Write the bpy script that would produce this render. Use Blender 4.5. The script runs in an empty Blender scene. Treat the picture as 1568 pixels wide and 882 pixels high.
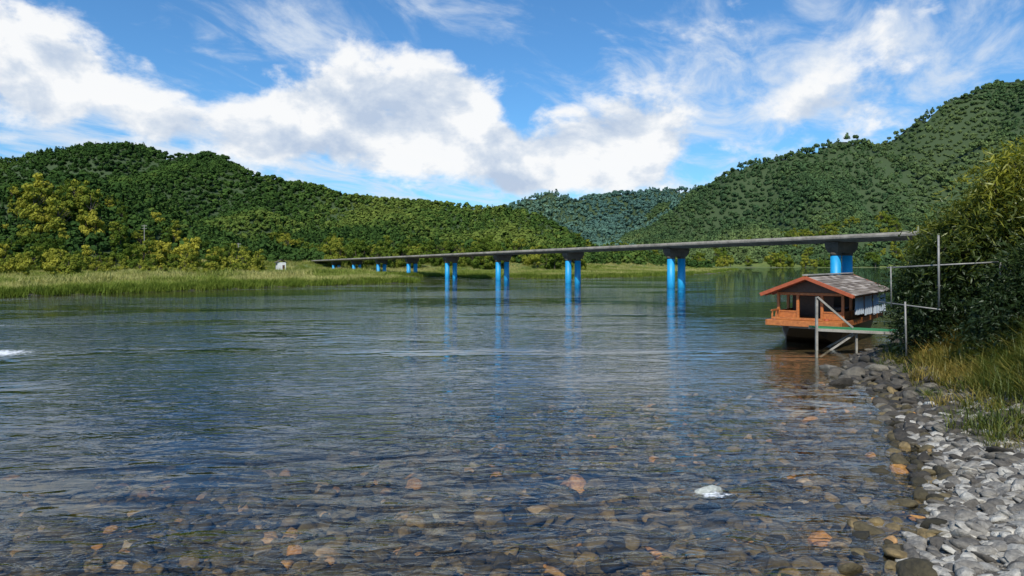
import bpy, bmesh, math, random
import numpy as np
from mathutils import Vector, Matrix
random.seed(7); rng=np.random.default_rng(7)
S=bpy.context.scene
S.view_settings.view_transform='Standard'; S.view_settings.look='None'; S.view_settings.exposure=0
F=1045.0; CH=2.8; HY=404.0
def P(px,y): return (px-784)/F*y
def Zp(py,y): return CH+(HY-py)/F*y
# ------------------------------------------------------------------ node helpers
def newmat(name):
    m=bpy.data.materials.new(name); m.use_nodes=True
    nt=m.node_tree
    for n in list(nt.nodes): nt.nodes.remove(n)
    out=nt.nodes.new('ShaderNodeOutputMaterial')
    return m,nt,out
class NB:
    def __init__(s,nt): s.nt=nt
    def n(s,t,**k):
        x=s.nt.nodes.new(t)
        for a,b in k.items(): setattr(x,a,b)
        return x
    def set(s,sock,v):
        if isinstance(v,bpy.types.NodeSocket): s.nt.links.new(v,sock)
        elif v is not None: sock.default_value=v
    def math(s,op,a,b=None,c=None,clamp=False):
        x=s.n('ShaderNodeMath',operation=op); x.use_clamp=clamp
        s.set(x.inputs[0],a); s.set(x.inputs[1],b)
        if c is not None: s.set(x.inputs[2],c)
        return x.outputs[0]
    def vmath(s,op,a,b=None):
        x=s.n('ShaderNodeVectorMath',operation=op)
        s.set(x.inputs[0],a)
        if b is not None: s.set(x.inputs[1],b)
        return x.outputs['Value'] if op in('DOT_PRODUCT','LENGTH') else x.outputs[0]
    def noise(s,vec,scale,detail=4,rough=.5,dist=0):
        x=s.n('ShaderNodeTexNoise'); 
        if vec is not None: s.set(x.inputs['Vector'],vec)
        x.inputs['Scale'].default_value=scale; x.inputs['Detail'].default_value=detail
        x.inputs['Roughness'].default_value=rough; x.inputs['Distortion'].default_value=dist
        return x.outputs['Fac']
    def ramp(s,fac,stops):
        x=s.n('ShaderNodeValToRGB'); s.set(x.inputs[0],fac)
        e=x.color_ramp.elements
        while len(e)<len(stops): e.new(.5)
        for i,(p,c) in enumerate(stops):
            e[i].position=p; e[i].color=(*c,1) if len(c)==3 else c
        return x.outputs[0]
    def mix(s,fac,a,b,bt='MIX'):
        x=s.n('ShaderNodeMix',data_type='RGBA',blend_type=bt)
        s.set(x.inputs[0],fac); s.set(x.inputs[6],a if not isinstance(a,tuple) else (*a,1)); s.set(x.inputs[7],b if not isinstance(b,tuple) else (*b,1))
        return x.outputs[2]
    def mapr(s,v,a,b,c=0,d=1,smooth=False):
        x=s.n('ShaderNodeMapRange'); 
        if smooth: x.interpolation_type='SMOOTHSTEP'
        s.set(x.inputs[0],v)
        for i,q in enumerate((a,b,c,d)): s.set(x.inputs[i+1],q)
        return x.outputs[0]
    def bump(s,h,st,dist,normal=None):
        x=s.n('ShaderNodeBump'); x.inputs['Strength'].default_value=st; x.inputs['Distance'].default_value=dist
        s.set(x.inputs['Height'],h)
        if normal is not None: s.set(x.inputs['Normal'],normal)
        return x.outputs[0]
def simple(name,c1,c2,scale=3,rough=.7,bump=.3,bdist=.01,detail=6,stretch=None,metal=0):
    m,nt,out=newmat(name); b=NB(nt)
    tc=b.n('ShaderNodeTexCoord').outputs['Object']
    if stretch: tc=b.vmath('MULTIPLY',tc,stretch)
    f=b.noise(tc,scale,detail,.6)
    f2=b.noise(tc,scale*6,4,.6)
    fm=b.math('MULTIPLY_ADD',f2,.35,b.math('MULTIPLY',f,.7))
    col=b.ramp(fm,[(.33,c1),(.7,c2)])
    p=b.n('ShaderNodeBsdfPrincipled'); b.set(p.inputs['Base Color'],col); p.inputs['Roughness'].default_value=rough
    p.inputs['Metallic'].default_value=metal
    if bump: b.set(p.inputs['Normal'],b.bump(fm,bump,bdist))
    nt.links.new(p.outputs[0],out.inputs[0]); return m
def foliage_mat(name,dark,mid,light,src='inst',trans=.25,gloss=.025):
    m,nt,out=newmat(name); b=NB(nt)
    rnd=b.n('ShaderNodeObjectInfo').outputs['Random']
    at=b.n('ShaderNodeAttribute'); at.attribute_name='tint'
    at.attribute_type='INSTANCER' if src=='inst' else 'GEOMETRY'
    at2=b.n('ShaderNodeAttribute'); at2.attribute_name='lt'; at2.attribute_type='GEOMETRY'
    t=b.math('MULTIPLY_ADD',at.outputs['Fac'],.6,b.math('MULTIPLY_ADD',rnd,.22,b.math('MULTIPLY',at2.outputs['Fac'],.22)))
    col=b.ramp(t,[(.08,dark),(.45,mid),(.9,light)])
    d=b.n('ShaderNodeBsdfDiffuse'); b.set(d.inputs[0],col); last=d
    if trans:
        tr=b.n('ShaderNodeBsdfTranslucent'); b.set(tr.inputs[0],b.mix(1.0,col,(1.0,1.0,.5),'MULTIPLY'))
        mx=b.n('ShaderNodeMixShader'); mx.inputs[0].default_value=trans
        nt.links.new(d.outputs[0],mx.inputs[1]); nt.links.new(tr.outputs[0],mx.inputs[2]); last=mx
    if gloss:
        g=b.n('ShaderNodeBsdfGlossy'); g.inputs['Roughness'].default_value=.45; g.inputs[0].default_value=(.8,.9,.8,1)
        mg=b.n('ShaderNodeMixShader'); mg.inputs[0].default_value=gloss
        nt.links.new(last.outputs[0],mg.inputs[1]); nt.links.new(g.outputs[0],mg.inputs[2]); last=mg
    nt.links.new(last.outputs[0],out.inputs[0]); return m
# ------------------------------------------------------------------ numpy noise
def vnoise(x,y,seed=0):
    xi=np.floor(x).astype(np.int64); yi=np.floor(y).astype(np.int64); xf=x-xi; yf=y-yi
    def h(a,b):
        n=(a*374761393+b*668265263+seed*1442695041)&0xffffffff
        n=((n^(n>>13))*1274126177)&0xffffffff
        return ((n^(n>>16))&0xffff)/65535.0
    u=xf*xf*(3-2*xf); v=yf*yf*(3-2*yf)
    return (h(xi,yi)*(1-u)+h(xi+1,yi)*u)*(1-v)+(h(xi,yi+1)*(1-u)+h(xi+1,yi+1)*u)*v
def fbm(x,y,sc,oc=4,seed=0):
    r=0;a=.5;t=0
    for i in range(oc):
        r=r+a*vnoise(x/sc*2**i,y/sc*2**i,seed+i); t+=a; a*=.5
    return r/t
def sstep(a,b,x):
    t=np.clip((x-a)/(b-a),0,1); return t*t*(3-2*t)
# ------------------------------------------------------------------ river & terrain
RIV=np.array([(-60,-8),(-20,0),(-8,2),(-2,3),(1.5,4.0),(3.0,5.2),(3.8,6.3),(5.1,8.0),(6.2,10),(7.0,11.9),(8.3,14.9),(8.7,17.2),(10.8,20.5),(13.9,24),(18,30),(24,37),(34,47),(60,62),(150,120),(500,300),(900,400),
 (900,640),(400,540),(200,500),(90,440),(84,400),(108,325),(60,200),(27,146),(9,130),(-6,132),(-14,150),(-27,152),(-20,120),(-14.5,104),(-22,92),(-30,81),(-36,68),(-43,57),(-70,45),(-150,30),(-400,20),(-400,-60)],float)
def river_sd(x,y):
    """signed distance: positive inside river"""
    n=len(RIV); d=np.full(x.shape,1e9); ins=np.zeros(x.shape,bool)
    for i in range(n):
        ax,ay=RIV[i]; bx,by=RIV[(i+1)%n]; ex,ey=bx-ax,by-ay
        t=np.clip(((x-ax)*ex+(y-ay)*ey)/(ex*ex+ey*ey),0,1)
        dd=(x-ax-t*ex)**2+(y-ay-t*ey)**2; d=np.minimum(d,dd)
        c=((ay>y)!=(by>y)); 
        if abs(ey)>1e-9:
            xi=ax+(y-ay)*ex/ey; ins^=(c&(x<xi))
    d=np.sqrt(d); return np.where(ins,d,-d)
def ridge(pts,TH=3.5): return [(P(a,Y),Y,max(Zp(b,Y)-TH,0.5),W) for a,b,Y,W in pts]
HILLS=[
 ridge([(-500,300,540,260),(-150,250,540,260),(0,237,530,260),(90,220,525,260),(200,209,520,260),(290,226,515,255),(350,246,505,250),(410,268,500,240),(500,288,480,220),(560,297,470,200),(640,302,455,190),(720,308,440,170),(790,318,425,140),(840,337,405,120),(878,362,390,90),(905,392,380,60)]),
 ridge([(-350,320,300,110),(-100,300,300,110),(0,298,300,110),(60,280,300,110),(110,268,300,110),(170,280,300,100),(225,305,300,90),(275,340,290,70),(330,378,280,50)]),
 ridge([(330,345,400,90),(385,318,400,100),(440,338,390,90),(500,360,370,80)]),
 ridge([(520,372,260,60),(600,362,270,70),(680,366,275,70),(760,368,280,70),(840,375,290,60),(885,388,300,40)]),
 ridge([(700,335,1150,250),(790,310,1150,250),(855,290,1150,260),(893,306,1150,250),(925,297,1150,260),(960,290,1120,260),(1020,285,1080,300),(1080,281,1030,300),(1150,262,980,320)],6),
 ridge([(1010,330,900,200),(1060,302,850,220),(1105,278,820,240),(1145,260,800,260),(1200,247,790,270),(1245,226,780,280),(1285,208,770,290),(1330,210,760,290),(1380,233,730,260),(1440,262,690,240),(1500,300,640,200),(1580,330,590,120)],2),
 ridge([(1290,225,1000,300),(1340,202,1000,320),(1400,178,990,340),(1480,150,980,350),(1568,116,970,380),(1700,80,960,400),(2000,60,960,400),(2400,120,960,400)],2),
 ridge([(1480,230,760,200),(1568,190,760,260),(1700,150,740,280),(2000,150,740,280)]),
]
def hills(x,y,noise=True):
    H=np.zeros(x.shape)
    wx=x+ (fbm(x,y,90,3,5)-.5)*80; wy=y+(fbm(x,y,90,3,9)-.5)*80
    for hi,h in enumerate(HILLS):
        best=np.zeros(x.shape)
        for i in range(len(h)-1):
            ax,ay,az,aw=h[i]; bx,by,bz,bw=h[i+1]; ex,ey=bx-ax,by-ay
            t=np.clip(((wx-ax)*ex+(wy-ay)*ey)/(ex*ex+ey*ey),0,1)
            d=np.sqrt((wx-ax-t*ex)**2+(wy-ay-t*ey)**2)
            z=az+(bz-az)*t; w=aw+(bw-aw)*t
            q=np.clip(d/w,0,1)
            sp=1-.6*(1-np.abs(2*vnoise(x/75.,y/210.,31+hi)-1))*np.sin(np.pi*np.clip(q,0,1))**1.0
            best=np.maximum(best,z*(1-q)**1.15*(1+.25*q)*sp)
        H=np.maximum(H,best)
    n=fbm(x,y,130,4,21)-.5
    return np.maximum(H+H*n*.14*sstep(0,60,H),0)
def ground_h(x,y):
    sd=river_sd(x,y); o=np.maximum(-sd,0); i=np.maximum(sd,0)
    right=(x>2)&(y<60)&(x>y*.2)
    n=fbm(x,y,3.0,4,3)-.5
    left=.3*sstep(0,2.5,o)+.9*sstep(6,110,o)+n*.15*sstep(0,2,o)
    rb=.18*o*(o<1.3)+np.where(o>=1.3,.234,0)+1.7*sstep(1.1,4.0,o)+1.5*sstep(4,14,o)+n*.35*sstep(.3,3,o)
    land=np.where(right,rb,left)
    land=np.where(y<3.2,np.minimum(.3*o,1.15)+n*.1*sstep(0,1,o),land)
    bed=-1.7*(1-np.exp(-i/13.))-0.02+ (fbm(x,y,1.5,3,8)-.5)*.12*sstep(0,1.5,i)
    hl=hills(x,y)*sstep(3,50,o)
    return np.where(sd>0,bed,land+hl),sd
def axis(dense0,dense1,st,end0,end1,g=1.035,cap=1e9,lim=0):
    a=list(np.arange(dense0,dense1,st)); s=st; v=a[-1]
    while v<end1: s=s*g if (s*g<cap or abs(v)>lim) else s; v+=s; a.append(v)
    s=st; v=a[0]; pre=[]
    while v>end0: s=s*g if (s*g<cap or abs(v)>lim) else s; v-=s; pre.append(v)
    return np.array(pre[::-1]+a)
def smooth_obj(o):
    o.data.polygons.foreach_set('use_smooth',np.ones(len(o.data.polygons),bool))
def mesh_np(name,verts,faces,mats=(),smooth=False,attrs=None,link=True):
    me=bpy.data.meshes.new(name)
    verts=np.asarray(verts,np.float32); faces=np.asarray(faces,np.int32)
    k=faces.shape[1]
    me.vertices.add(len(verts)); me.vertices.foreach_set('co',verts.ravel())
    me.loops.add(faces.size); me.loops.foreach_set('vertex_index',faces.ravel())
    me.polygons.add(len(faces)); me.polygons.foreach_set('loop_start',np.arange(0,faces.size,k,dtype=np.int32))
    me.polygons.foreach_set('loop_total',np.full(len(faces),k,np.int32))
    if smooth: me.polygons.foreach_set('use_smooth',np.ones(len(faces),bool))
    me.update(calc_edges=True); me.validate()
    if attrs:
        for an,av in attrs.items():
            a=me.attributes.new(an,'FLOAT','POINT'); a.data.foreach_set('value',np.asarray(av,np.float32))
    for m in mats: me.materials.append(m)
    o=bpy.data.objects.new(name,me)
    if link: S.collection.objects.link(o)
    return o
def gridmesh(name,xs,ys,zf,mats,attrs=None):
    X,Y=np.meshgrid(xs,ys); X=X.ravel();Y=Y.ravel(); Z,sd=zf(X,Y)
    nx,ny=len(xs),len(ys)
    i=np.arange((nx-1)*(ny-1)); r=i//(nx-1); c=i%(nx-1); a=r*nx+c
    f=np.stack([a,a+1,a+nx+1,a+nx],1)
    return mesh_np(name,np.stack([X,Y,Z],1),f,mats,True,{'shore':sd})
# materials for ground
m_ground,nt,out=newmat('ground_mat'); b=NB(nt)
geo=b.n('ShaderNodeNewGeometry').outputs['Position']
sh=b.n('ShaderNodeAttribute'); sh.attribute_name='shore'; shf=sh.outputs['Fac']
v=b.n('ShaderNodeTexVoronoi'); v.inputs['Scale'].default_value=13; nt.links.new(geo,v.inputs['Vector'])
v2=b.n('ShaderNodeTexVoronoi'); v2.inputs['Scale'].default_value=30; nt.links.new(geo,v2.inputs['Vector'])
sx=b.n('ShaderNodeSeparateColor'); nt.links.new(v.outputs['Color'],sx.inputs[0])
sx2=b.n('ShaderNodeSeparateColor'); nt.links.new(v2.outputs['Color'],sx2.inputs[0])
r1=b.math('MULTIPLY_ADD',sx.outputs[0],.6,b.math('MULTIPLY',sx2.outputs[0],.4))
edge=b.mapr(v.outputs['Distance'],0,.6,1,.35)
bedc=b.ramp(r1,[(0.1,(.035,.028,.013)),(.45,(.1,.075,.034)),(.7,(.19,.14,.062)),(.9,(.3,.21,.09))])
dryc=b.ramp(r1,[(0.1,(.06,.052,.04)),(.5,(.15,.13,.1)),(.9,(.3,.27,.22))])
grav=b.mix(b.mapr(shf,-.25,0.05),dryc,bedc)
grav=b.mix(1.0,grav,b.mix(edge,(.3,.3,.3),(1,1,1)),'MULTIPLY')
gn=b.noise(geo,.25,6,.6); gn2=b.noise(geo,3,5,.6)
gr=b.ramp(b.math('MULTIPLY_ADD',gn2,.5,b.math('MULTIPLY',gn,.5)),[(.35,(.05,.07,.016)),(.5,(.1,.14,.025)),(.65,(.17,.18,.05))])
sz=b.n('ShaderNodeSeparateXYZ'); nt.links.new(geo,sz.inputs[0])
gr=b.mix(b.mapr(sz.outputs[2],3,8),gr,b.mix(gn2,(.02,.04,.012),(.045,.075,.02)))
col=b.mix(b.mapr(b.math('ADD',shf,b.math('MULTIPLY',gn2,1.2)),-1.5,-.9),gr,grav)
p=b.n('ShaderNodeBsdfPrincipled'); b.set(p.inputs['Base Color'],col); p.inputs['Roughness'].default_value=.85
b.set(p.inputs['Normal'],b.bump(b.math('ADD',b.math('MULTIPLY',v.outputs['Distance'],-1),b.math('MULTIPLY',gn2,.6)),.8,.05))
nt.links.new(p.outputs[0],out.inputs[0])
xs=axis(-10,15,.17,-1900,1900,1.045,13,1000); ys=axis(2,30,.17,-140,2100,1.045,13,1250)
gridmesh('ground',xs,ys,ground_h,[m_ground])
# ------------------------------------------------------------------ water
m_water,nt,out=newmat('water_mat'); b=NB(nt)
geo=b.n('ShaderNodeNewGeometry').outputs['Position']
sh=b.n('ShaderNodeAttribute'); sh.attribute_name='shore'; shf=sh.outputs['Fac']
w0=b.noise(b.vmath('MULTIPLY',geo,(.35,.7,1)),.28,2,.5,.8)
w1=b.noise(b.vmath('MULTIPLY',geo,(.4,.85,1)),1.1,2,.5,.9)
w2=b.noise(b.vmath('MULTIPLY',geo,(.5,1.1,1)),3.2,3,.5,1.2)
w3=b.noise(b.vmath('MULTIPLY',geo,(.7,1.0,1)),11,2,.5,.4)
patch=b.mapr(b.noise(b.vmath('MULTIPLY',geo,(.4,1,1)),.11,5,.65,.6),.4,.6,.15,1.5,True)
hs=b.math('MULTIPLY',b.math('ADD',b.math('MULTIPLY',w2,.018),b.math('MULTIPLY',w3,.0016)),patch)
hh=b.math('ADD',b.math('ADD',b.math('MULTIPLY',w0,.03),b.math('MULTIPLY',w1,.027)),hs)
rd=b.vmath('MULTIPLY',b.vmath('SUBTRACT',geo,(-20,26,0)),(1/15.,1/13.,0))
rap=b.math('EXPONENT',b.math('MULTIPLY',b.vmath('DOT_PRODUCT',rd,rd),-1))
nr_=b.vmath('MULTIPLY',b.vmath('SUBTRACT',geo,(-1,5,0)),(1/15.,1/10.,0)); near=b.math('EXPONENT',b.math('MULTIPLY',b.vmath('DOT_PRODUCT',nr_,nr_),-1))
hh=b.math('MULTIPLY',hh,b.math('ADD',b.math('ADD',1.0,b.math('MULTIPLY',near,1.1)),b.math('MULTIPLY',rap,2.2)))
nrm=b.bump(hh,1.0,1.0)
fr=b.n('ShaderNodeFresnel'); fr.inputs[0].default_value=1.33; nt.links.new(nrm,fr.inputs['Normal'])
gl=b.n('ShaderNodeBsdfGlossy'); gl.inputs['Roughness'].default_value=.012; nt.links.new(nrm,gl.inputs['Normal']); gl.inputs[0].default_value=(.86,.94,1,1)
tr=b.n('ShaderNodeBsdfTransparent'); 
b.set(tr.inputs[0],b.mix(b.mapr(shf,0,13),(.97,.95,.88),(.5,.52,.42)))
df=b.n('ShaderNodeBsdfDiffuse'); df.inputs[0].default_value=(.006,.016,.02,1)
op=b.mapr(shf,3,18,0.0,1.0,True)
m1=b.n('ShaderNodeMixShader'); b.set(m1.inputs[0],op); nt.links.new(tr.outputs[0],m1.inputs[1]); nt.links.new(df.outputs[0],m1.inputs[2])
m2=b.n('ShaderNodeMixShader'); b.set(m2.inputs[0],fr.outputs[0]); nt.links.new(m1.outputs[0],m2.inputs[1]); nt.links.new(gl.outputs[0],m2.inputs[2])
def gmask(c,r):
    q=b.vmath('MULTIPLY',b.vmath('SUBTRACT',geo,c),r); return b.math('EXPONENT',b.math('MULTIPLY',b.vmath('DOT_PRODUCT',q,q),-1))
fm=b.math('ADD',gmask((-16.4,21.3,0),(1/1.6,1/1.2,0)),b.math('MULTIPLY',gmask((-24,31,0),(1/4.,1/.9,0)),.55))
fm=b.math('ADD',fm,b.math('MULTIPLY',gmask((2.42,8.3,0),(1/.35,1/.16,0)),.8))
fn=b.noise(b.vmath('MULTIPLY',geo,(1,2,1)),6,6,.7,.5)
ff=b.mapr(b.math('ADD',fn,b.math('MULTIPLY',fm,.45)),.74,.92,0,.95,True)
fd=b.n('ShaderNodeBsdfDiffuse'); fd.inputs[0].default_value=(.75,.78,.8,1)
m3=b.n('ShaderNodeMixShader'); b.set(m3.inputs[0],ff); nt.links.new(m2.outputs[0],m3.inputs[1]); nt.links.new(fd.outputs[0],m3.inputs[2])
nt.links.new(m3.outputs[0],out.inputs[0])
xw=axis(-10,12,.4,-420,920,1.06); yw=axis(-2,30,.4,-62,660,1.06)
gridmesh('water',xw,yw,lambda x,y:(np.zeros(x.shape),river_sd(x,y)),[m_water])
# ------------------------------------------------------------------ scatter via geometry nodes
def scatter(name,pts,scl,rot,idx,variants,tint=None):
    col=bpy.data.collections.new(name+'_parts')
    for i,o in enumerate(variants):
        col.objects.link(o)
    n=len(pts)
    me=bpy.data.meshes.new(name); me.vertices.add(n); me.vertices.foreach_set('co',np.asarray(pts,np.float32).ravel())
    a=me.attributes.new('scl','FLOAT_VECTOR','POINT'); a.data.foreach_set('vector',np.asarray(scl,np.float32).ravel())
    a=me.attributes.new('rot','FLOAT_VECTOR','POINT'); a.data.foreach_set('vector',np.asarray(rot,np.float32).ravel())
    a=me.attributes.new('idx','INT','POINT'); a.data.foreach_set('value',np.asarray(idx,np.int32))
    if tint is None: tint=rng.random(n)
    a=me.attributes.new('tint','FLOAT','POINT'); a.data.foreach_set('value',np.asarray(tint,np.float32))
    o=bpy.data.objects.new(name,me); S.collection.objects.link(o)
    ng=bpy.data.node_groups.new(name+'_gn','GeometryNodeTree')
    ng.interface.new_socket('Geometry',in_out='INPUT',socket_type='NodeSocketGeometry')
    ng.interface.new_socket('Geometry',in_out='OUTPUT',socket_type='NodeSocketGeometry')
    N=ng.nodes; L=ng.links
    gi=N.new('NodeGroupInput'); go=N.new('NodeGroupOutput')
    ci=N.new('GeometryNodeCollectionInfo'); ci.inputs[0].default_value=col; ci.inputs['Separate Children'].default_value=True; ci.inputs['Reset Children'].default_value=True
    ip=N.new('GeometryNodeInstanceOnPoints'); ip.inputs['Pick Instance'].default_value=True
    def na(nm,t):
        q=N.new('GeometryNodeInputNamedAttribute'); q.data_type=t; q.inputs[0].default_value=nm; return q.outputs[0]
    L.new(gi.outputs[0],ip.inputs['Points']); L.new(ci.outputs[0],ip.inputs['Instance'])
    L.new(na('idx','INT'),ip.inputs['Instance Index']); L.new(na('rot','FLOAT_VECTOR'),ip.inputs['Rotation']); L.new(na('scl','FLOAT_VECTOR'),ip.inputs['Scale'])
    L.new(ip.outputs[0],go.inputs[0])
    md=o.modifiers.new('scatter','NODES'); md.node_group=ng
    return o
# ------------------------------------------------------------------ foliage builders
def rdir(n):
    v=rng.normal(size=(n,3)); return v/np.linalg.norm(v,axis=1)[:,None]
def quads(cen,nrm,size,aspect=1.,up=None):
    n=len(cen); 
    r=rdir(n) if up is None else up
    t=np.cross(nrm,r); t/=np.maximum(np.linalg.norm(t,axis=1)[:,None],1e-6); bt=np.cross(nrm,t)
    s=size[:,None]; 
    j=1+rng.uniform(-.3,.3,(n,4,1))
    v=np.stack([cen+bt*s*j[:,0],cen+t*s*aspect*j[:,1],cen-bt*s*j[:,2],cen-t*s*aspect*j[:,3]],1).reshape(-1,3)
    f=np.arange(n*4).reshape(n,4); return v,f
def tube(pts,rad,seg=6):
    vs=[];fs=[]
    for k,(p,r) in enumerate(zip(pts,rad)):
        p=Vector(p); d=(Vector(pts[min(k+1,len(pts)-1)])-Vector(pts[max(k-1,0)])).normalized()
        a=d.orthogonal().normalized(); c=d.cross(a)
        for s in range(seg):
            th=2*math.pi*s/seg; vs.append(tuple(p+a*r*math.cos(th)+c*r*math.sin(th)))
        if k:
            for s in range(seg):
                q=(k-1)*seg; fs.append((q+s,q+(s+1)%seg,q+seg+(s+1)%seg,q+seg+s))
    return np.array(vs),np.array(fs)
m_bark=simple('bark_mat',(.03,.022,.015),(.1,.08,.06),6,.9,.6,.02,stretch=(1,1,.3))
def crown(name,lobes,n,leaf,mat,trunk=None,flat=.9,spread=.3,jit=.55):
    """lobes: (cx,cy,cz,rx,ry,rz)"""
    lobes=np.array(lobes,float); w=lobes[:,3]*lobes[:,4]; w/=w.sum()
    k=rng.choice(len(lobes),n,p=w); L=lobes[k]; d=rdir(n); 
    rr=(1-spread*rng.random(n)**1.5*1.3+.12*rng.normal(size=n)*spread*2)[:,None]
    c=L[:,:3]+d*L[:,3:]*rr
    nr=d+rng.normal(size=(n,3))*jit; nr/=np.linalg.norm(nr,axis=1)[:,None]
    v,f=quads(c,nr,leaf*rng.uniform(.6,1.4,n),flat)
    lobt=rng.random(len(lobes))
    lt=np.clip(.5*lobt[k]+.5*rng.random(n),0,1)
    lt=np.repeat(lt,4); mi=np.zeros(len(f),int)
    if trunk:
        for pts,rad in trunk:
            tv,tf=tube(pts,rad,6); f=np.vstack([f,tf+len(v)]); v=np.vstack([v,tv]); lt=np.concatenate([lt,np.zeros(len(tv))]); mi=np.concatenate([mi,np.ones(len(tf),int)])
    o=mesh_np(name,v,f,[mat,m_bark],False,{'lt':lt},link=False)
    o.data.polygons.foreach_set('material_index',mi.astype(np.int32)); return o
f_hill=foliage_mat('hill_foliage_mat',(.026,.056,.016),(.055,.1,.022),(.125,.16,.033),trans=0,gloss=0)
f_mtn=foliage_mat('hazed_mountain_foliage_mat',(.038,.074,.034),(.065,.108,.042),(.11,.15,.052),trans=0,gloss=0)  # slight blue of aerial haze mixed into the leaf colour
f_far=foliage_mat('hazed_far_foliage_mat',(.06,.12,.105),(.08,.15,.115),(.11,.185,.125),trans=0,gloss=0)  # aerial haze painted in: foliage colour made paler and bluer
f_bam=foliage_mat('riverside_foliage_mat',(.03,.06,.012),(.11,.16,.025),(.36,.34,.05),trans=.3,gloss=0)
def rnd_lobes(n,R,H,zc,lr,seed):
    r=np.random.default_rng(seed); L=[]
    for i in range(n):
        a=r.uniform(0,2*math.pi); q=math.sqrt(r.random())*R; z=zc+r.uniform(-1,1)*H
        k=lr*r.uniform(.7,1.3)*(1-.35*max(0,(z-zc)/max(H,.01)))
        L.append((q*math.cos(a),q*math.sin(a),z,k,k,k*.85))
    return L
def hillvars(mat,tag,n=110):
    V=[]
    for i in range(5):
        V.append(crown(f'{tag}_a{i}',[(0,0,-.1,.85,.85,.7)]+rnd_lobes(5,.55,.3,.15,.42,i),n,.25,mat,jit=.3))
    for i in range(2):
        L=[(0,0,z,.85*(1-(z+.8)/2.1),.85*(1-(z+.8)/2.1),.36) for z in (-.7,-.3,.1,.5,.8)]
        V.append(crown(f'{tag}_b{i}',L,n,.21,mat,jit=.3))
    return V
def forest(name,x0,x1,y0,y1,sp,mat,tag,rad,pred,n=110,lift=.45):
    gx=np.arange(x0,x1,sp); gy=np.arange(y0,y1,sp)
    X,Y=np.meshgrid(gx,gy); X=X.ravel()+rng.uniform(-.5,.5,X.size)*sp*.9; Y=Y.ravel()+rng.uniform(-.5,.5,Y.size)*sp*.9
    m=(np.abs(X)/Y<.88); X=X[m];Y=Y[m]
    Z,sd=ground_h(X,Y); hl=hills(X,Y)
    m=pred(X,Y,hl,sd); X=X[m];Y=Y[m];Z=Z[m];
    k=len(X); big=fbm(X,Y,85,4,40)
    s=rad*rng.uniform(.65,1.25,k)*(1+.35*(rng.random(k)<.08))
    con=(fbm(X,Y,60,2,77)>.58)&(rng.random(k)<.6)
    idx=np.where(con,rng.integers(5,7,k),rng.integers(0,5,k))
    tint=np.clip((big-.5)*3.2+.42+rng.normal(size=k)*.14-con*.2,0,1.1)
    sc=np.stack([s,s,s*rng.uniform(.75,1.1,k)],1)
    rot=np.stack([rng.normal(size=k)*.1,rng.normal(size=k)*.1,rng.uniform(0,6.28,k)],1)
    print(name,k)
    return scatter(name,np.stack([X,Y,Z+s*lift],1),sc,rot,idx,hillvars(mat,tag,n),tint)
forest('hillside_forest',-490,120,170,580,3.4,f_hill,'hcrown',2.35,lambda X,Y,hl,sd:(hl>2.0)&(sd<-10))
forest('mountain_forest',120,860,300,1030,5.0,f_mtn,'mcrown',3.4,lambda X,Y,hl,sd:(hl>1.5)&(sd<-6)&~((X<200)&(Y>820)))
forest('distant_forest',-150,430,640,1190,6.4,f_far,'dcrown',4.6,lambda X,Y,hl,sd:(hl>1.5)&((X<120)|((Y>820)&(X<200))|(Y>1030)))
# mid-distance riverside trees
def tree_variant(name,seed,H,R,mat,n=2200,leaf=.26):
    r=random.Random(seed); tr=[]
    top=(r.uniform(-.3,.3),r.uniform(-.3,.3),H*.75)
    tr.append(([(0,0,-.6),(0.1,0,H*.25),(top[0]*.5,top[1]*.5,H*.5),top],[H*.03,H*.025,H*.017,H*.006]))
    for i in range(6):
        a=r.uniform(0,6.28); h0=H*r.uniform(.25,.5); rr=R*r.uniform(.5,.85)
        tr.append(([(top[0]*.3,top[1]*.3,h0),(math.cos(a)*rr*.5,math.sin(a)*rr*.5,h0+H*.12),(math.cos(a)*rr,math.sin(a)*rr,h0+H*.25)],[H*.013,H*.009,H*.004]))
    L=rnd_lobes(15,R*.75,H*.36,H*.52,R*.38,seed)
    return crown(name,L,n,leaf,mat,tr,spread=.45,jit=.4)
rt=[tree_variant(f'rtree_{i}',50+i,[8,7,9,6,10][i],[3,3.2,2.6,3,3.4][i],f_bam) for i in range(5)]
pts=[];sc=[];tn=[]
def addtree(px,Y,s,t):
    if 400<px<900: Y=max(Y,18.6*3648/(px-193)+9)   # keep the bank in front of the bridge clear
    x=P(px,Y); z,_=ground_h(np.array([x]),np.array([float(Y)])); pts.append((x,Y,z[0]-.1-.4*s)); sc.append(s); tn.append(t)
r=random.Random(3)
for i in range(150):
    px=r.uniform(-120,400); Y=r.uniform(170,265); addtree(px,Y,r.uniform(.45,.95),r.choice([.1,.25,.45,.7,1.0])+r.uniform(-.1,.1))
for i in range(60):
    px=r.uniform(400,520); zb=18.6*3648/(px-193); addtree(px,zb+9+r.uniform(0,40),r.uniform(.45,.9),r.choice([.2,.4,.6,.8]))
for i in range(130):
    px=r.uniform(500,890); Y=r.uniform(205,250); addtree(px,Y,r.uniform(.6,1.0),r.uniform(.15,.7))
for i in range(34):
    px=r.uniform(-60,135); Y=r.uniform(95,150); addtree(px,Y,r.uniform(.35,.62),r.uniform(.55,1.0))
for i in range(40):
    px=r.uniform(120,395); Y=r.uniform(120,165); addtree(px,Y,r.uniform(.22,.5),r.uniform(.5,1.0))
for i in range(60):
    px=r.uniform(880,1130); Y=r.uniform(330,420); x=P(px,Y)
    if river_sd(np.array([x]),np.array([Y]))[0]<-3: addtree(px,Y,r.uniform(.5,1.),r.uniform(.1,.6))
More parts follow.
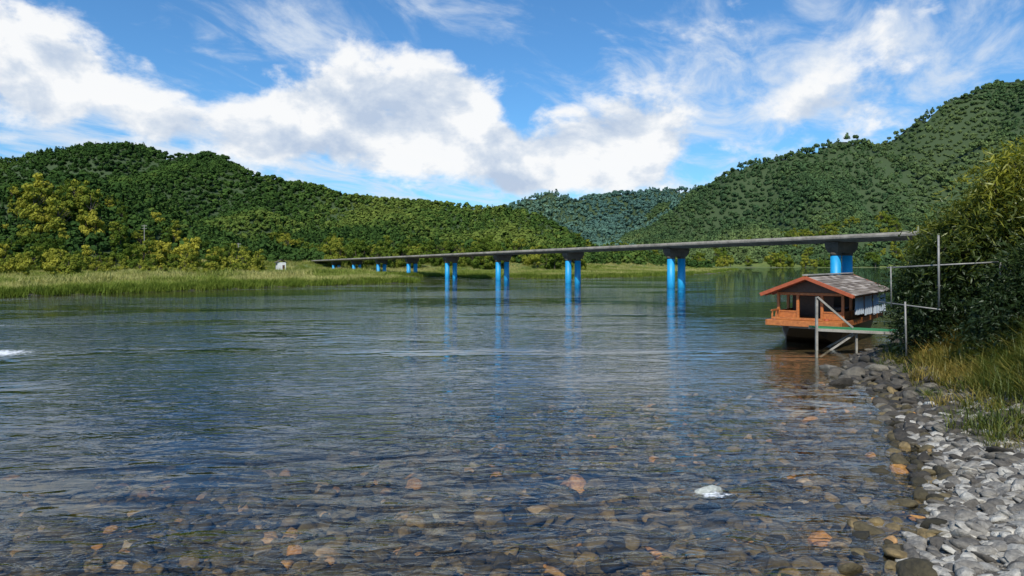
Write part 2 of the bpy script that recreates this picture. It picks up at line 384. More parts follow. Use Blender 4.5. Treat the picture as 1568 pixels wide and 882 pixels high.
for i in range(170):
    px=r.uniform(1000,1620); Y=r.uniform(505,600); x=P(px,Y)
    if river_sd(np.array([x]),np.array([Y]))[0]<-3: addtree(px,Y,r.uniform(.8,1.5),r.uniform(.2,.8))
for i in range(10):
    addtree(r.uniform(225,300),r.uniform(205,225),r.uniform(.9,1.25),1.3)
for i in range(16):
    addtree(r.uniform(50,150),r.uniform(225,250),r.uniform(1.1,1.5),r.uniform(.6,1.0))
k=len(pts); sc=np.array(sc)
scatter('riverside_trees',pts,np.stack([sc,sc,sc],1),np.stack([np.zeros(k),np.zeros(k),rng.uniform(0,6.28,k)],1),rng.integers(0,5,k),rt,tn)
# ------------------------------------------------------------------ reeds / grass
def tuft(name,n,h,w,R,mat,droop=.35):
    b0=np.stack([rng.normal(size=n)*R,rng.normal(size=n)*R,np.zeros(n)],1)
    a=rng.uniform(0,6.28,n); d=np.stack([np.cos(a),np.sin(a),np.zeros(n)],1); side=np.stack([-np.sin(a),np.cos(a),np.zeros(n)],1)
    hh=h*rng.uniform(.55,1.1,n)[:,None]; up=np.array([[0,0,1.]]); lean=rng.uniform(.05,droop,n)[:,None]
    p0=b0; p1=b0+up*hh*.55+d*hh*lean*.4; p2=b0+up*hh*.95+d*hh*lean*1.3
    v=np.stack([p0-side*w,p0+side*w,p1+side*w*.8,p1-side*w*.8,p2+side*w*.1,p2-side*w*.1],1).reshape(-1,3)
    i=np.arange(n)[:,None]*6
    f=np.vstack([i+np.array([[0,1,2,3]]),i+np.array([[3,2,4,5]])])
    lt=np.repeat(rng.random(n),6)
    return mesh_np(name,v,f,[mat],False,{'lt':lt},link=False)
f_reed=foliage_mat('reed_mat',(.09,.14,.022),(.2,.25,.045),(.46,.42,.17),trans=.35,gloss=0)
def grassfield(name,cands,variants,smin,smax,tintf,zs=(.8,1.2),szf=None):
    X,Y=cands; Z,sd=ground_h(X,Y); k=len(X); s=rng.uniform(smin,smax,k); 
    if szf is not None: s=s*szf(X,Y,sd)
    scatter(name,np.stack([X,Y,Z-.03],1),np.stack([s,s,s*rng.uniform(*zs,k)],1),np.stack([rng.normal(size=k)*.08,rng.normal(size=k)*.08,rng.uniform(0,6.28,k)],1),rng.integers(0,len(variants),k),variants,tintf(X,Y,sd,k))
reeds=[tuft(f'reedtuft{i}',60,.75,.03,.5,f_reed,.9) for i in range(4)]
def samp(n,x0,x1,y0,y1,pred,pw=1.):
    X=rng.uniform(x0,x1,n); Y=y0+(y1-y0)*rng.random(n)**pw; m=np.abs(X)/np.maximum(Y,1)<.85; X=X[m];Y=Y[m]
    sd=river_sd(X,Y); m=pred(X,Y,sd); return X[m],Y[m]
Xa,Ya=samp(90000,-200,110,50,330,lambda X,Y,sd:(sd<-.15)&(hills(X,Y)<3)&((Y<170)|(rng.random(len(X))<.45)),1.5)
Xb,Yb=samp(40000,-60,70,50,180,lambda X,Y,sd:(sd<-.05)&(sd>-3.5))
Xa=np.concatenate([Xa,Xb]);Ya=np.concatenate([Ya,Yb]); print('reeds',len(Xa))
grassfield('riverside_grass',(Xa,Ya),reeds,.55,1.1,lambda X,Y,sd,k:np.clip(.05+ (sd<-3)*.38+ (sstep(.42,.6,fbm(X,Y*.35,9,3,60)))*.6*(sd<-2)+rng.normal(size=k)*.08,0,1),szf=lambda X,Y,sd:1+.9*sstep(.5,.7,fbm(X,Y,12,3,91))*(sd<-4)*(X<-35))
# ------------------------------------------------------------------ stones
def stonevars(tag,mat,n=6,flat=.6):
    V=[]
    for i in range(n):
        bm=bmesh.new(); bmesh.ops.create_icosphere(bm,subdivisions=2,radius=1)
        s=random.Random(i+len(tag)*10); ax=[Vector((s.gauss(0,1),s.gauss(0,1),s.gauss(0,1))).normalized() for _ in range(10)]; cut=[s.uniform(.45,.8) for _ in ax]
        for v in bm.verts:
            for a,c in zip(ax,cut):
                d=v.co.dot(a)
                if d>c: v.co-=a*(d-c)*.95
            v.co*=1+s.uniform(-.03,.03)
            v.co.z*=flat
        me=bpy.data.meshes.new(f'{tag}{i}'); bm.to_mesh(me); bm.free(); me.materials.append(mat)
        me.polygons.foreach_set('use_smooth',np.ones(len(me.polygons),bool))
        V.append(bpy.data.objects.new(f'{tag}{i}',me))
    return V
def stone_mat(name,stops):
    m,nt,out=newmat(name); b=NB(nt)
    rnd=b.n('ShaderNodeObjectInfo').outputs['Random']; tc=b.n('ShaderNodeTexCoord').outputs['Object']
    n1=b.noise(tc,2.5,6,.65)
    c=b.ramp(rnd,stops); c=b.mix(1.0,c,b.ramp(n1,[(.3,(.5,.5,.5)),(.7,(1.2,1.2,1.2))]),'MULTIPLY')
    p=b.n('ShaderNodeBsdfPrincipled'); b.set(p.inputs['Base Color'],c); p.inputs['Roughness'].default_value=.8
    b.set(p.inputs['Normal'],b.bump(n1,.5,.15)); nt.links.new(p.outputs[0],out.inputs[0]); return m
m_sb=stone_mat('riverbed_stone_mat',[(0,(.02,.018,.01)),(.4,(.075,.06,.028)),(.8,(.17,.13,.06)),(.95,(.26,.18,.075)),(.975,(.55,.26,.06)),(1,(.42,.38,.28))])
m_sd=stone_mat('dry_stone_mat',[(0,(.08,.07,.057)),(.35,(.19,.175,.15)),(.7,(.33,.31,.27)),(1,(.56,.53,.46))])
m_sk=stone_mat('dark_shaded_rock_mat',[(0,(.03,.026,.02)),(.6,(.08,.068,.052)),(1,(.2,.18,.14))])  # dark brown rock; tone also stands in for tree shadow on the bank
def stones(name,X,Y,smin,smax,vars_,pw=2.5,zo=.15):
    Z,sd=ground_h(X,Y); k=len(X); s=smin+(smax-smin)*rng.random(k)**pw
    scatter(name,np.stack([X,Y,Z+s*zo],1),np.stack([s*rng.uniform(.8,1.6,k),s,s*rng.uniform(.6,1.1,k)],1),np.stack([rng.normal(size=k)*.3,rng.normal(size=k)*.3,rng.uniform(0,6.28,k)],1),rng.integers(0,len(vars_),k),vars_)
X=rng.uniform(-12,9,40000); Y=rng.uniform(4,17,40000); sd=river_sd(X,Y); m=(sd>-.05)&(sd<10)&(np.abs(X)/Y<.8)
stones('riverbed_stones',X[m],Y[m],.02,.19,stonevars('bst',m_sb),6)
X=rng.uniform(2,12,100000); Y=rng.uniform(4,20,100000); sd=river_sd(X,Y); m=(sd<0.15)&(sd>-2.4)&(X>2.5)&(np.abs(X)/Y<.9)&(Y<13.5)
stones('shore_gravel',X[m],Y[m],.014,.15,stonevars('sst',m_sd,6,.55),4.5)
X=rng.uniform(5,16,36000); Y=rng.uniform(8,27,36000); sd=river_sd(X,Y); m=(sd<0.5)&(sd>-1.7)&(Y>8+rng.random(len(Y))*5)
stones('bank_rocks',X[m],Y[m],.02,.22,stonevars('kst',m_sk),5)
X=rng.uniform(7.6,11,50); Y=rng.uniform(15.5,19.5,50); sd=river_sd(X,Y); m=(sd<0.8)&(sd>-.7)
stones('boulders',X[m],Y[m],.2,.42,stonevars('boul',m_sk),1.5,.1)
m_wr=simple('pale_rock_mat',(.25,.27,.24),(.66,.68,.62),4,.6,.9,.06)
wr=stonevars('rocktmp',m_wr,1)[0]; wr.name='river_rock'; S.collection.objects.link(wr); wr.location=(2.46,8.45,-.03); wr.scale=(.26,.13,.16); wr.rotation_euler=(0.1,.2,.5)
# ------------------------------------------------------------------ near bank grass
f_gr=foliage_mat('bank_grass_mat',(.04,.065,.012),(.1,.13,.022),(.36,.26,.065),trans=.35)
gt=[tuft(f'grasstuft{i}',50,.42,.008,.12,f_gr,1.3) for i in range(4)]
X=rng.uniform(6,22,50000); Y=rng.uniform(8,32,50000); sd=river_sd(X,Y); m=(sd<-1.2-rng.random(len(X))*.9-.8*sstep(13,9.5,Y))&(sd>-8)&(X/Y<.98)&(Y>9.0)
X=np.concatenate([X[m],rng.uniform(6,12,500)]); Y=np.concatenate([Y[m],rng.uniform(9,20,500)]); sd=river_sd(X,Y); m=(sd<-.5)
grassfield('bank_grass',(X[m],Y[m]),gt,.4,1.15,lambda X,Y,sd,k:np.clip(.3+.6*sstep(.4,.6,fbm(X,Y,1.5,3,61))+rng.normal(size=k)*.15,0,1.1))
# ------------------------------------------------------------------ near trees
def near_tree(name,base,lobes,ntw,leaf,mat,perT=15,asp=.32,droop=.35,tl=.45,tb=.4):
    lobes=np.array(lobes,float); w=lobes[:,3]*lobes[:,4]*lobes[:,5]; w=w**.8; w/=w.sum(); k=rng.choice(len(lobes),ntw,p=w); L=lobes[k]
    d=rdir(ntw); rr=rng.random(ntw)**.33; c=L[:,:3]+d*L[:,3:]*rr[:,None]*.9
    td=d*np.array([1,1,.6])+rng.normal(size=(ntw,3))*.45; td[:,2]+=.25-droop*rng.random(ntw); td/=np.linalg.norm(td,axis=1)[:,None]
    t=np.linspace(0,1,perT)[None,:,None]*tl*rng.uniform(.5,1.7,ntw)[:,None,None]
    lc=c[:,None,:]+td[:,None,:]*t; lc[:,:,2]-=(t[:,:,0]**2)*droop*1.1
    n=ntw*perT; lc=lc.reshape(-1,3)
    ld=np.repeat(td,perT,0)*.6+rdir(n)*.8; ld[:,2]-=.25; ld/=np.linalg.norm(ld,axis=1)[:,None]
    lc=lc+ld*leaf*.8
    nr=np.cross(ld,rdir(n)); nr/=np.linalg.norm(nr,axis=1)[:,None]
    side=np.cross(nr,ld); s=leaf*rng.uniform(.6,1.3,n)[:,None]
    v=np.stack([lc-ld*s,lc+side*s*asp,lc+ld*s*1.1,lc-side*s*asp],1).reshape(-1,3); f=np.arange(n*4).reshape(n,4)
    lt=np.repeat(np.clip(np.repeat(rng.random(ntw),perT)*.6+rng.random(n)*.4,0,1),4)
    tint=np.repeat(np.clip(tb+.6*np.repeat((c[:,2]-lobes[:,2].min())/max(np.ptp(c[:,2]),.1)-.1,perT)+rng.normal(size=n)*.05,0,1),4)  # lighter with height: sunlit crown top painted into the leaf tint
    mi=np.zeros(len(f),int); base=np.array(base,float)
    br=[]
    for q in range(len(lobes)):
        tip=lobes[q,:3]; mid=base*.45+tip*.55+np.array([0,0,.25]); b0=base+rng.normal(size=3)*.08*np.array([1,1,0])
        br.append(([b0-np.array([0,0,.3]),b0*.7+mid*.3+rng.normal(size=3)*.08,mid,tip],[.075,.06,.04,.018]))
        for _ in range(7):
            e=tip+rdir(1)[0]*lobes[q,3:]*.85; br.append(([mid*.5+tip*.5,tip*.5+e*.5+rng.normal(size=3)*.08,e],[.022,.015,.005]))
    for pts_,rad in br:
        tv,tf=tube([tuple(p) for p in pts_],rad,6); f=np.vstack([f,tf+len(v)]); v=np.vstack([v,tv]); z=np.zeros(len(tv)); lt=np.concatenate([lt,z]); tint=np.concatenate([tint,z]); mi=np.concatenate([mi,np.ones(len(tf),int)])
    o=mesh_np(name,v,f,[mat,m_bark],False,{'lt':lt,'tint':tint}); o.data.polygons.foreach_set('material_index',mi.astype(np.int32)); return o
def gz(x,y): return float(ground_h(np.array([float(x)]),np.array([float(y)]))[0][0])
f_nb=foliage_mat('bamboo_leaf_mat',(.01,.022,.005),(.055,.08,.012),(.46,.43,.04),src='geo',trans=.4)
f_nd=foliage_mat('shaded_shrub_leaf_mat',(.007,.014,.005),(.022,.04,.01),(.08,.11,.02),src='geo',trans=.25)  # dark green leaves, with the bush's shade put into the colour
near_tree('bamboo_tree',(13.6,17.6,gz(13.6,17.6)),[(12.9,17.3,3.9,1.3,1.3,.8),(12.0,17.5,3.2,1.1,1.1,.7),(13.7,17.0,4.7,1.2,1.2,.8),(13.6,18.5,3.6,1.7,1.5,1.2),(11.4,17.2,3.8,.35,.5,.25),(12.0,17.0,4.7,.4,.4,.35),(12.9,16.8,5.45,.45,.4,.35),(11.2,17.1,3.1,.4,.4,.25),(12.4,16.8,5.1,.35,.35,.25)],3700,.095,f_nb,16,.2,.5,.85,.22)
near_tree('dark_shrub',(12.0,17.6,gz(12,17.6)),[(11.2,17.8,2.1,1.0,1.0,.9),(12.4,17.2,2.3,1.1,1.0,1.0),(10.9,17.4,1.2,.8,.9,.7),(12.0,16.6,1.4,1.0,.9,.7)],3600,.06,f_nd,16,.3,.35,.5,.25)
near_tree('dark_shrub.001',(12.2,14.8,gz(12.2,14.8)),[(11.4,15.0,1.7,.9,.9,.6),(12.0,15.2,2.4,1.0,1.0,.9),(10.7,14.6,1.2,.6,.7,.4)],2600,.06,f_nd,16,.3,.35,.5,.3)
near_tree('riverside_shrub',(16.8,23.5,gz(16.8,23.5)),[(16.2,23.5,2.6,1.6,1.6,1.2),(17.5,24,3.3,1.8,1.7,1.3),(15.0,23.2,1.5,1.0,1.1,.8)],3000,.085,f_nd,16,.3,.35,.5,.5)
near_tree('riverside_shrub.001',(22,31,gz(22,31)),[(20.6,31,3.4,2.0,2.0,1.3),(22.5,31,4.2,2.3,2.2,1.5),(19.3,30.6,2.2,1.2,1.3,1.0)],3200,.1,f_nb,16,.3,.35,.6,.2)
# ------------------------------------------------------------------ generic solid helpers
def empty(name,loc=(0,0,0),rz=0):
    e=bpy.data.objects.new(name,None); S.collection.objects.link(e); e.location=loc; e.rotation_euler=(0,0,rz); return e
def finish(bm,name,mat,parent=None,smooth=False):
    me=bpy.data.meshes.new(name); bm.normal_update(); bm.to_mesh(me); bm.free()
    for m in (mat if isinstance(mat,(list,tuple)) else [mat]): me.materials.append(m)
    o=bpy.data.objects.new(name,me); S.collection.objects.link(o)
    if parent: o.parent=parent
    if smooth: smooth_obj(o)
    return o
def bbox(bm,c,s,rot=None,bev=0.0):
    M=Matrix.Translation(Vector(c))@(rot.to_4x4() if rot is not None else Matrix.Identity(4))@Matrix.Diagonal((*s,1))
    g=bmesh.ops.create_cube(bm,size=1,matrix=M)
    if bev>0:
        es={e for v in g['verts'] for e in v.link_edges}; bmesh.ops.bevel(bm,geom=list(es),offset=bev,segments=1,affect='EDGES')
def beam(bm,a,c,w,h=None,bev=0.0):
    a=Vector(a);c=Vector(c);d=c-a; rot=d.to_track_quat('X','Z').to_matrix(); bbox(bm,(a+c)/2,(d.length,w,h or w),rot,bev)
def cyl(bm,a,c,r1,r2=None,seg=20):
    a=Vector(a);c=Vector(c);d=c-a; M=Matrix.Translation((a+c)/2)@d.to_track_quat('Z','Y').to_matrix().to_4x4()
    bmesh.ops.create_cone(bm,cap_ends=True,segments=seg,radius1=r1,radius2=r2 if r2 is not None else r1,depth=d.length,matrix=M)
# ------------------------------------------------------------------ bridge
def conc(name,c1,c2): return simple(name,c1,c2,.8,.9,.4,.03,stretch=(1,1,1))
m_deck=conc('deck_concrete_mat',(.1,.09,.075),(.33,.3,.25))
m_cap=conc('cap_concrete_mat',(.03,.025,.02),(.11,.09,.07))
m_blue=simple('blue_pier_paint_mat',(.005,.18,.4),(.01,.34,.65),1.5,.5,.2,.01,stretch=(1,1,.3))
s_=18.6; t0=3.33
def bpos(t):
    z=s_*(t+t0); x=P(193+3648/(t+t0),z); return x,z
def btop(y): return 5.35-(y-62)*.0078
br=empty('bridge')
x0,y0=bpos(0); x1,y1=bpos(5); dv=Vector((x1-x0,y1-y0,0)).normalized(); nv=Vector((-dv.y,dv.x,0)); nv=-nv if nv.y<0 else nv
bm=bmesh.new()
W=2.05; prof=[(-W+.25,0.0),(-W+.07,-.06),(-W,-.2),(-W+.02,-.34),(-W+.3,-.47),(-1.2,-.6),(1.2,-.6),(W-.3,-.47),(W-.02,-.34),(W,-.2),(W-.07,-.06),(W-.25,0.0)]
rings=[]
T=[-1.6+ i*.5 for i in range(0,32)]; T=[t for t in T if t<=13.4]
for t in T:
    x,y=bpos(t); rings.append([bm.verts.new((x+nv.x*a,y+nv.y*a,btop(y)+z)) for a,z in prof])
for r1_,r2_ in zip(rings,rings[1:]):
    n=len(prof)
    for i in range(n): bm.faces.new((r1_[i],r1_[(i+1)%n],r2_[(i+1)%n],r2_[i]))
bm.faces.new(rings[0]); bm.faces.new(rings[-1][::-1]); bmesh.ops.recalc_face_normals(bm,faces=bm.faces)
finish(bm,'deck',m_deck,br)
caps=bmesh.new(); cols=bmesh.new(); colt=bmesh.new()
for t in range(-1,13):
    x,y=bpos(t); zt=btop(y)-.6; c=Vector((x,y,0))
    h=.95
    vs=[]
    for (w,l,z) in ((1.2,.5,zt-h),(1.45,.62,zt-h*.5),(1.5,.66,zt-.004)):
        vs.append([caps.verts.new(c+nv*(sx_*w)+dv*(sy_*l)+Vector((0,0,z))) for sx_,sy_ in((-1,-1),(1,-1),(1,1),(-1,1))])
    for a,b_ in zip(vs,vs[1:]):
        for i in range(4): caps.faces.new((a[i],a[(i+1)%4],b_[(i+1)%4],b_[i]))
    caps.faces.new(vs[0][::-1]); caps.faces.new(vs[-1])
    for sgn in(-1,1):
        q=c+nv*(sgn*.82); zb=-1.8
        cyl(cols,q+Vector((0,0,zb)),q+Vector((0,0,zt-h-.25)),.47,.44,24)
        cyl(colt,q+Vector((0,0,zt-h-.25)),q+Vector((0,0,zt-h+.02)),.47,.49,24)
bmesh.ops.recalc_face_normals(caps,faces=caps.faces)
finish(caps,'pier_caps',m_cap,br); finish(cols,'piers',m_blue,br,True); finish(colt,'pier_collars',m_cap,br,True)
# ------------------------------------------------------------------ boat
def wood(name,c1,c2,rough=.5): return simple(name,c1,c2,2.5,rough,.3,.006,stretch=(.5,4,4))
m_or=wood('orange_wood_mat',(.25,.075,.02),(.5,.17,.04)); m_dk=simple('hull_dark_mat',(.012,.009,.007),(.03,.022,.016),2,.4)
m_red=wood('red_fascia_mat',(.24,.05,.018),(.4,.09,.03)); m_gr=simple('weathered_wood_mat',(.17,.16,.14),(.36,.34,.3),3,.8)
m_green=simple('green_mat_mat',(.015,.13,.04),(.03,.23,.08),5,.9); m_wh=simple('white_curtain_mat',(.45,.56,.68),(.76,.82,.86),1.5,.6,.5,.03,stretch=(3,3,.3))
m_int=wood('dark_interior_wood_mat',(.05,.02,.01),(.1,.04,.02)); m_met=simple('weathered_pipe_mat',(.12,.12,.11),(.32,.31,.29),8,.6,.1,.003,metal=.3)
m_sh,nt,out=newmat('roof_shingle_mat'); b=NB(nt)
isl=b.n('ShaderNodeNewGeometry').outputs['Random Per Island']; tc=b.n('ShaderNodeTexCoord').outputs['Object']
n1=b.noise(b.vmath('MULTIPLY',tc,(4,1,4)),5,5,.6)
c=b.ramp(b.math('MULTIPLY_ADD',isl,.7,b.math('MULTIPLY',n1,.3)),[(.1,(.09,.065,.047)),(.5,(.2,.165,.13)),(.9,(.4,.35,.3))])
p=b.n('ShaderNodeBsdfPrincipled'); b.set(p.inputs['Base Color'],c); p.inputs['Roughness'].default_value=.8; b.set(p.inputs['Normal'],b.bump(n1,.4,.01)); nt.links.new(p.outputs[0],out.inputs[0])
bt=empty('houseboat',(10.9,25,0),math.radians(51.7))
LB=6.2; HW=1.12; EV=1.5; RZ=2.32; EZ=1.72; FL=.72
bm=bmesh.new(); st=[(-.95,.55,.5,.72),(-.5,.85,.15,.66),(.3,1.12,-.15,.64),(2.5,1.2,-.2,.62),(5.2,1.15,-.2,.64),(6.6,.95,-.05,.68)]
rings=[]
for x,hw,zb,zt in st:
    rings.append([bm.verts.new(q) for q in ((x,-hw,zt),(x,-hw*.93,(zt+zb)*.5),(x,-hw*.8,zb),(x,hw*.8,zb),(x,hw*.93,(zt+zb)*.5),(x,hw,zt))])
for a,c in zip(rings,rings[1:]):
    for i in range(6): bm.faces.new((a[i],a[(i+1)%6],c[(i+1)%6],c[i]))
bm.faces.new(rings[0]); bm.faces.new(rings[-1][::-1]); bmesh.ops.recalc_face_normals(bm,faces=bm.faces)
finish(bm,'hull',m_dk,bt)
bm=bmesh.new()
bbox(bm,(2.75,0,FL),(7.3,2.5,.08),bev=.01)
for sg in(-1,1): bbox(bm,(2.75,sg*1.27,FL-.06),(7.36,.05,.2),bev=.01)
bbox(bm,(-.93,0,FL-.06),(.05,2.48,.2),bev=.01)
for sg in(-1,1):
    for i,x in enumerate(np.linspace(.05,LB-.1,6)): bbox(bm,(x,sg*HW,(FL+EZ)/2+.03),(.1,.1,EZ-FL),bev=.01)
    bbox(bm,(LB/2,sg*HW,EZ-.02),(LB+.1,.07,.1),bev=.01)
    bbox(bm,(LB/2,sg*(HW+.002),1.04),(LB,.05,.05),bev=.005)
    bbox(bm,(LB/2,sg*(HW-.01),.9),(LB,.03,.26))
for y in(-.42,.42): bbox(bm,(.05,y,(FL+EZ)/2+.03),(.1,.1,EZ-FL),bev=.01)
bbox(bm,(.05,.77,1.04),(.05,.62,.05)); bbox(bm,(.05,-.77,1.04),(.05,.62,.05)); bbox(bm,(.06,.77,.9),(.03,.62,.26)); bbox(bm,(.06,-.77,.9),(.03,.62,.26))
bbox(bm,(.03,0,EZ-.03),(.09,2.3,.1),bev=.01)
for x in (-.75,-.3): bbox(bm,(x,1.1,.92),(.05,.05,.36))
bbox(bm,(-.45,1.1,1.1),(.8,.05,.05)); bbox(bm,(-.82,.2,.84),(.06,1.7,.06))
finish(bm,'cabin_frame',m_or,bt)
bm=bmesh.new(); bbox(bm,(3.4,0,.95),(3.6,.8,.06)); bbox(bm,(LB-.12,0,1.2),(.04,2.1,.9)); bbox(bm,(1.6,.3,1.22),(.04,1.5,.96))
finish(bm,'table_and_back_wall',m_int,bt)
bm=bmesh.new()
vs=[bm.verts.new(q) for q in((.0,-1.15,EZ+.03),(.0,1.15,EZ+.03),(.0,0,RZ-.1))]; bm.faces.new(vs)
finish(bm,'gable_board',m_int,bt)
bm=bmesh.new(); x0r,x1r=-.55,LB+.45; sl=math.atan2(RZ-EZ,EV); slen=math.hypot(EV,RZ-EZ)+.12
for sg in(-1,1):
    nrow=9
    for rI in range(nrow):
        d0=slen*rI/nrow; d1=slen*(rI+1)/nrow+.05; x=x0r
        while x<x1r-.01:
            w=min(random.uniform(.35,.9),x1r-x); dm=(d0+d1)/2
            y=sg*dm*math.cos(sl); z=RZ-dm*math.sin(sl)+.03+random.uniform(-.006,.006)
            rot=Matrix.Rotation(-sg*(sl-.07),3,'X')
            bbox(bm,(x+w/2,y,z),(w-.012,d1-d0,.022),rot); x+=w
finish(bm,'roof_shingles',m_sh,bt)
bm=bmesh.new()
for sg in(-1,1):
    for x in(x0r-.03,x1r+.03): beam(bm,(x,0,RZ-.02),(x,sg*(EV+.1),EZ-.07),.05,.13,.008)
    bbox(bm,((x0r+x1r)/2,sg*(EV+.1),EZ-.06),(x1r-x0r,.04,.08))
    for x in np.linspace(x0r+.4,x1r-.4,9): beam(bm,(x,sg*.02,RZ-.06),(x,sg*(EV+.04),EZ-.1),.05,.07)
finish(bm,'roof_fascia',m_red,bt)
bm=bmesh.new(); bbox(bm,((x0r+x1r)/2,0,RZ+.07),(x1r-x0r+.1,.2,.05),bev=.01); finish(bm,'roof_ridge',m_gr,bt)
bm=bmesh.new()
def sheet(x,w,yy,z0,z1):
    n=12; pr=None
    for i in range(n+1):
        xx=x+w*i/n; o_=.03*math.sin(i*1.9)+random.uniform(-.01,.01); a=bm.verts.new((xx,yy+o_*1.2,z0+random.uniform(-.02,.02))); c=bm.verts.new((xx,yy+o_*.4,z1))
        if pr: bm.faces.new((pr[0],a,c,pr[1]))
        pr=(a,c)
sheet(.5,1.35,-HW-.3,.95,1.58); sheet(2.1,1.3,-HW-.3,.86,1.58); sheet(3.7,1.1,-HW-.3,.8,1.58); sheet(5.0,1.2,-HW-.3,.8,1.58)
finish(bm,'side_curtain',m_wh,bt,True)
bm=bmesh.new()
for i in range(4):
    y=-.55+.4*i; cyl(bm,(-.25,y-.1,FL+.04),(-.25,y-.1,FL+.1),.1,.09,12)
finish(bm,'deck_cushions',m_red,bt)
# ------------------------------------------------------------------ gangway
gw=empty('gangway')
bm=bmesh.new(); A=Vector((10.0,22.7,.70)); B=Vector((12.9,22.3,.60)); beam(bm,A,B,.85,.03); finish(bm,'green_walkway',m_green,gw)
bm=bmesh.new(); off=Vector((.06,.43,0))
for sg in(-1,1): beam(bm,A+off*sg-Vector((0,0,.05)),B+off*sg-Vector((0,0,.05)),.06,.09)
f0=A-off; f1=B-off
beam(bm,(f0.x,f0.y,-.9),(f0.x,f0.y,1.72),.07)
beam(bm,(f0.x,f0.y-.06,1.72),(f0.x+1.15,f0.y-.06,.72),.06)
beam(bm,(f0.x+.1,f0.y,-.25),(f0.x+1.3,f0.y,.55),.05); beam(bm,(f0.x+.3,f0.y+.8,-.25),(f0.x+1.6,f0.y+.8,.45),.05)
for x in(1.3,2.75): beam(bm,(f0.x+x,f0.y,-1.2),(f0.x+x,f0.y,.66),.06)
finish(bm,'gangway_frame',m_gr,gw)
hr=empty('pipe_handrail'); bm=bmesh.new()
def pp(px,py,y): return Vector((P(px,y),y,Zp(py,y)))
Yh=16.0
cyl(bm,pp(1358,410,Yh+1),pp(1535,401,Yh-.4),.018,seg=10)
cyl(bm,pp(1437,360,Yh),pp(1438,470,Yh),.024,seg=10); cyl(bm,pp(1364,408,Yh+.9),pp(1365,470,Yh+.9),.016,seg=10)
cyl(bm,pp(1532,398,Yh-.4),pp(1530,500,Yh-.4),.02,seg=10); cyl(bm,pp(1531,402,Yh-.38),pp(1568,432,Yh-.9),.02,seg=10)
cyl(bm,pp(1386,462,Yh+.7),pp(1388,545,Yh+.7),.022,seg=10); cyl(bm,pp(1345,462,Yh+1.5),pp(1440,474,Yh),.016,seg=10)
finish(bm,'pipes',m_met,hr,True)
# ------------------------------------------------------------------ small far things
def utility_pole(name,px,Y,ztop):
    x=P(px,Y); z=gz(x,Y); e=empty(name,(x,Y,z)); bm=bmesh.new(); H=ztop-z
    cyl(bm,(0,0,-.5),(0,0,H),.15,.1,10)
    for k in(.4,1.2): beam(bm,(-.8,0,H-k),(.8,0,H-k),.09)
    for xx in(-.7,-.3,.3,.7): cyl(bm,(xx,0,H-.35),(xx,0,H-.1),.05,.05,6)
    finish(bm,'pole',m_gr,e)
utility_pole('utility_pole',221,215,Zp(344,215)); utility_pole('utility_pole',365,225,Zp(372,225))
hx=P(430,185); e=empty('white_house',(hx,185,gz(hx,185)),.5); bm=bmesh.new(); bbox(bm,(0,0,1.2),(2.2,2.6,2.8)); finish(bm,'walls',simple('white_wall_mat',(.5,.5,.48),(.7,.7,.67),2),e)
bm=bmesh.new(); 
for sg in(-1,1): beam(bm,(0,0,3.3),(sg*1.5,0,2.45),3.0,.1)
finish(bm,'roof',m_cap,e)
bm=bmesh.new(); bbox(bm,(.5,-1.31,1.0),(.6,.04,1.7)); finish(bm,'door',m_int,e)
# ------------------------------------------------------------------ world
SE=math.radians(47); sv=Vector((-.22,-.975,0)).normalized()
w=bpy.data.worlds.new('World'); S.world=w; w.use_nodes=True; nt=w.node_tree
for n in list(nt.nodes): nt.nodes.remove(n)
b=NB(nt); out=b.n('ShaderNodeOutputWorld'); bg=b.n('ShaderNodeBackground'); bg.inputs[1].default_value=.1
sky=b.n('ShaderNodeTexSky',sky_type='NISHITA'); sky.sun_disc=False; sky.sun_elevation=SE; sky.sun_rotation=math.atan2(sv.x,sv.y); sky.air_density=1.0; sky.dust_density=.4; sky.ozone_density=1.6
D=b.n('ShaderNodeTexCoord').outputs['Generated']; sp=b.n('ShaderNodeSeparateXYZ'); nt.links.new(D,sp.inputs[0])
az=b.math('ARCTAN2',sp.outputs[0],sp.outputs[1]); el=b.math('ARCSINE',sp.outputs[2])
cb=b.n('ShaderNodeCombineXYZ'); b.set(cb.inputs[0],az); b.set(cb.inputs[1],el); AE=cb.outputs[0]
def mask(L):
    tot=None
    for px,py,rx,ry,wt in L:
        a=math.atan((px-784)/F); e_=math.atan((HY-py)/F*math.cos(a)); ca=math.cos(a)
        q=b.vmath('MULTIPLY',b.vmath('SUBTRACT',AE,(a,e_,0)),(F/(rx*ca*ca),F/(ry*ca),0))
        g=b.math('MULTIPLY',b.math('EXPONENT',b.math('MULTIPLY',b.vmath('DOT_PRODUCT',q,q),-1)),wt)
        tot=g if tot is None else b.math('ADD',tot,g)
    return tot
cum=mask([(80,85,150,70,.85),(60,150,180,60,.35),(240,190,100,40,.4),(430,170,120,50,.7),(520,140,80,60,.5),(660,150,90,75,.9),(600,230,150,55,.65),(400,225,120,40,.5),(740,120,70,40,.3),(760,215,90,30,.4),(900,185,100,50,.75),(1000,215,120,45,.55),(880,240,120,30,.55),(790,283,60,22,.8),(930,275,130,22,.6),(1230,165,110,38,.6),(1370,190,60,18,.4),
 (290,70,60,75,-.5),(850,60,120,75,-.6),(790,165,35,40,-.5),(340,135,70,20,-.3),(700,50,80,40,-.3),(1110,190,40,30,-.4)])
hi=b.mapr(el,.36,.6,0,.75,True)
wd=b.vmath('MULTIPLY',D,(1,1,1.5))
def cn(v): return b.noise(v,7.5,8,.56,.2)
n0=cn(wd); n1=cn(b.vmath('ADD',wd,(-0.012,0,.05)))
bil=b.noise(wd,21,6,.62,.2)
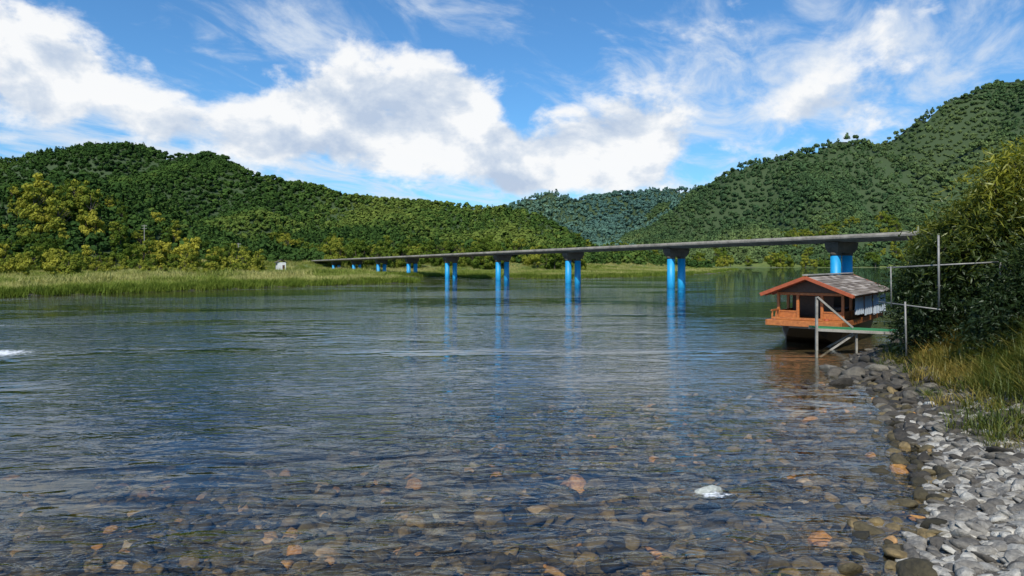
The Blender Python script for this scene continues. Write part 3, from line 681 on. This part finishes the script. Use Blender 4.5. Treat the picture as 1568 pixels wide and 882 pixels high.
dens=b.math('ADD',b.math('MULTIPLY',b.math('SUBTRACT',n0,.5),2.9),b.math('ADD',cum,b.math('MULTIPLY',b.math('SUBTRACT',bil,.5),.7)))
dens=b.math('SUBTRACT',dens,hi)
alpha=b.mapr(dens,.14,.68,0,.98,True)
shade=b.math('MULTIPLY_ADD',b.math('SUBTRACT',n0,n1),3.4,.62)
shade=b.math('ADD',shade,b.math('MULTIPLY',b.math('SUBTRACT',.9,dens),.3),clamp=True)
shade=b.math('ADD',shade,b.math('MULTIPLY',b.math('SUBTRACT',bil,.5),.9),clamp=True)
ccol=b.ramp(shade,[(.1,(5.0,6.0,7.6)),(.45,(6.8,7.5,8.5)),(.8,(9.6,9.7,9.8))])
zc=b.math('MAXIMUM',sp.outputs[2],.03)
cz=b.n('ShaderNodeCombineXYZ'); b.set(cz.inputs[0],b.math('DIVIDE',sp.outputs[0],b.math('ADD',zc,.12))); b.set(cz.inputs[1],b.math('DIVIDE',sp.outputs[1],b.math('ADD',zc,.12)))
rotn=b.n('ShaderNodeVectorRotate'); rotn.inputs['Angle'].default_value=.5; nt.links.new(cz.outputs[0],rotn.inputs[0])
ci=b.noise(b.vmath('MULTIPLY',rotn.outputs[0],(1.0,.5,1)),4.0,8,.62,.5)
veil=mask([(1100,90,170,70,.4),(1330,70,200,70,.4),(1500,60,160,60,.3),(470,50,120,60,.6),(1300,150,150,50,.35),(150,170,250,70,.35),(600,300,900,70,.4),(1020,180,160,60,.35),(400,240,300,60,.25)])
ca=b.mapr(b.math('SUBTRACT',b.math('ADD',b.math('MULTIPLY',b.math('SUBTRACT',ci,.5),2.8),veil),b.math('MULTIPLY',hi,.5)),.0,1.0,0,.85,True)
skyc=b.mix(1.0,sky.outputs[0],(.62,1.12,1.5),'MULTIPLY')
c1=b.mix(ca,skyc,(7.4,8.1,9.0)); c2=b.mix(alpha,c1,ccol)
nt.links.new(c2,bg.inputs[0]); nt.links.new(bg.outputs[0],out.inputs[0])
# sun
ld=bpy.data.lights.new('sun','SUN'); ld.energy=5.0; ld.angle=math.radians(.5); ld.color=(1,.95,.86)
lo=bpy.data.objects.new('sun',ld); S.collection.objects.link(lo)
sd_=Vector((sv.x*math.cos(SE),sv.y*math.cos(SE),math.sin(SE))); lo.rotation_euler=sd_.to_track_quat('Z','Y').to_euler(); lo.location=(0,-20,40)
# camera
cd=bpy.data.cameras.new('camera'); cd.sensor_width=36; cd.lens=F/1568*36; cd.shift_y=-(441-HY)/1568; cd.clip_end=6000; cd.clip_start=.1
co=bpy.data.objects.new('camera',cd); S.collection.objects.link(co); co.location=(0,0,CH); co.rotation_euler=(math.radians(90),0,0); S.camera=co
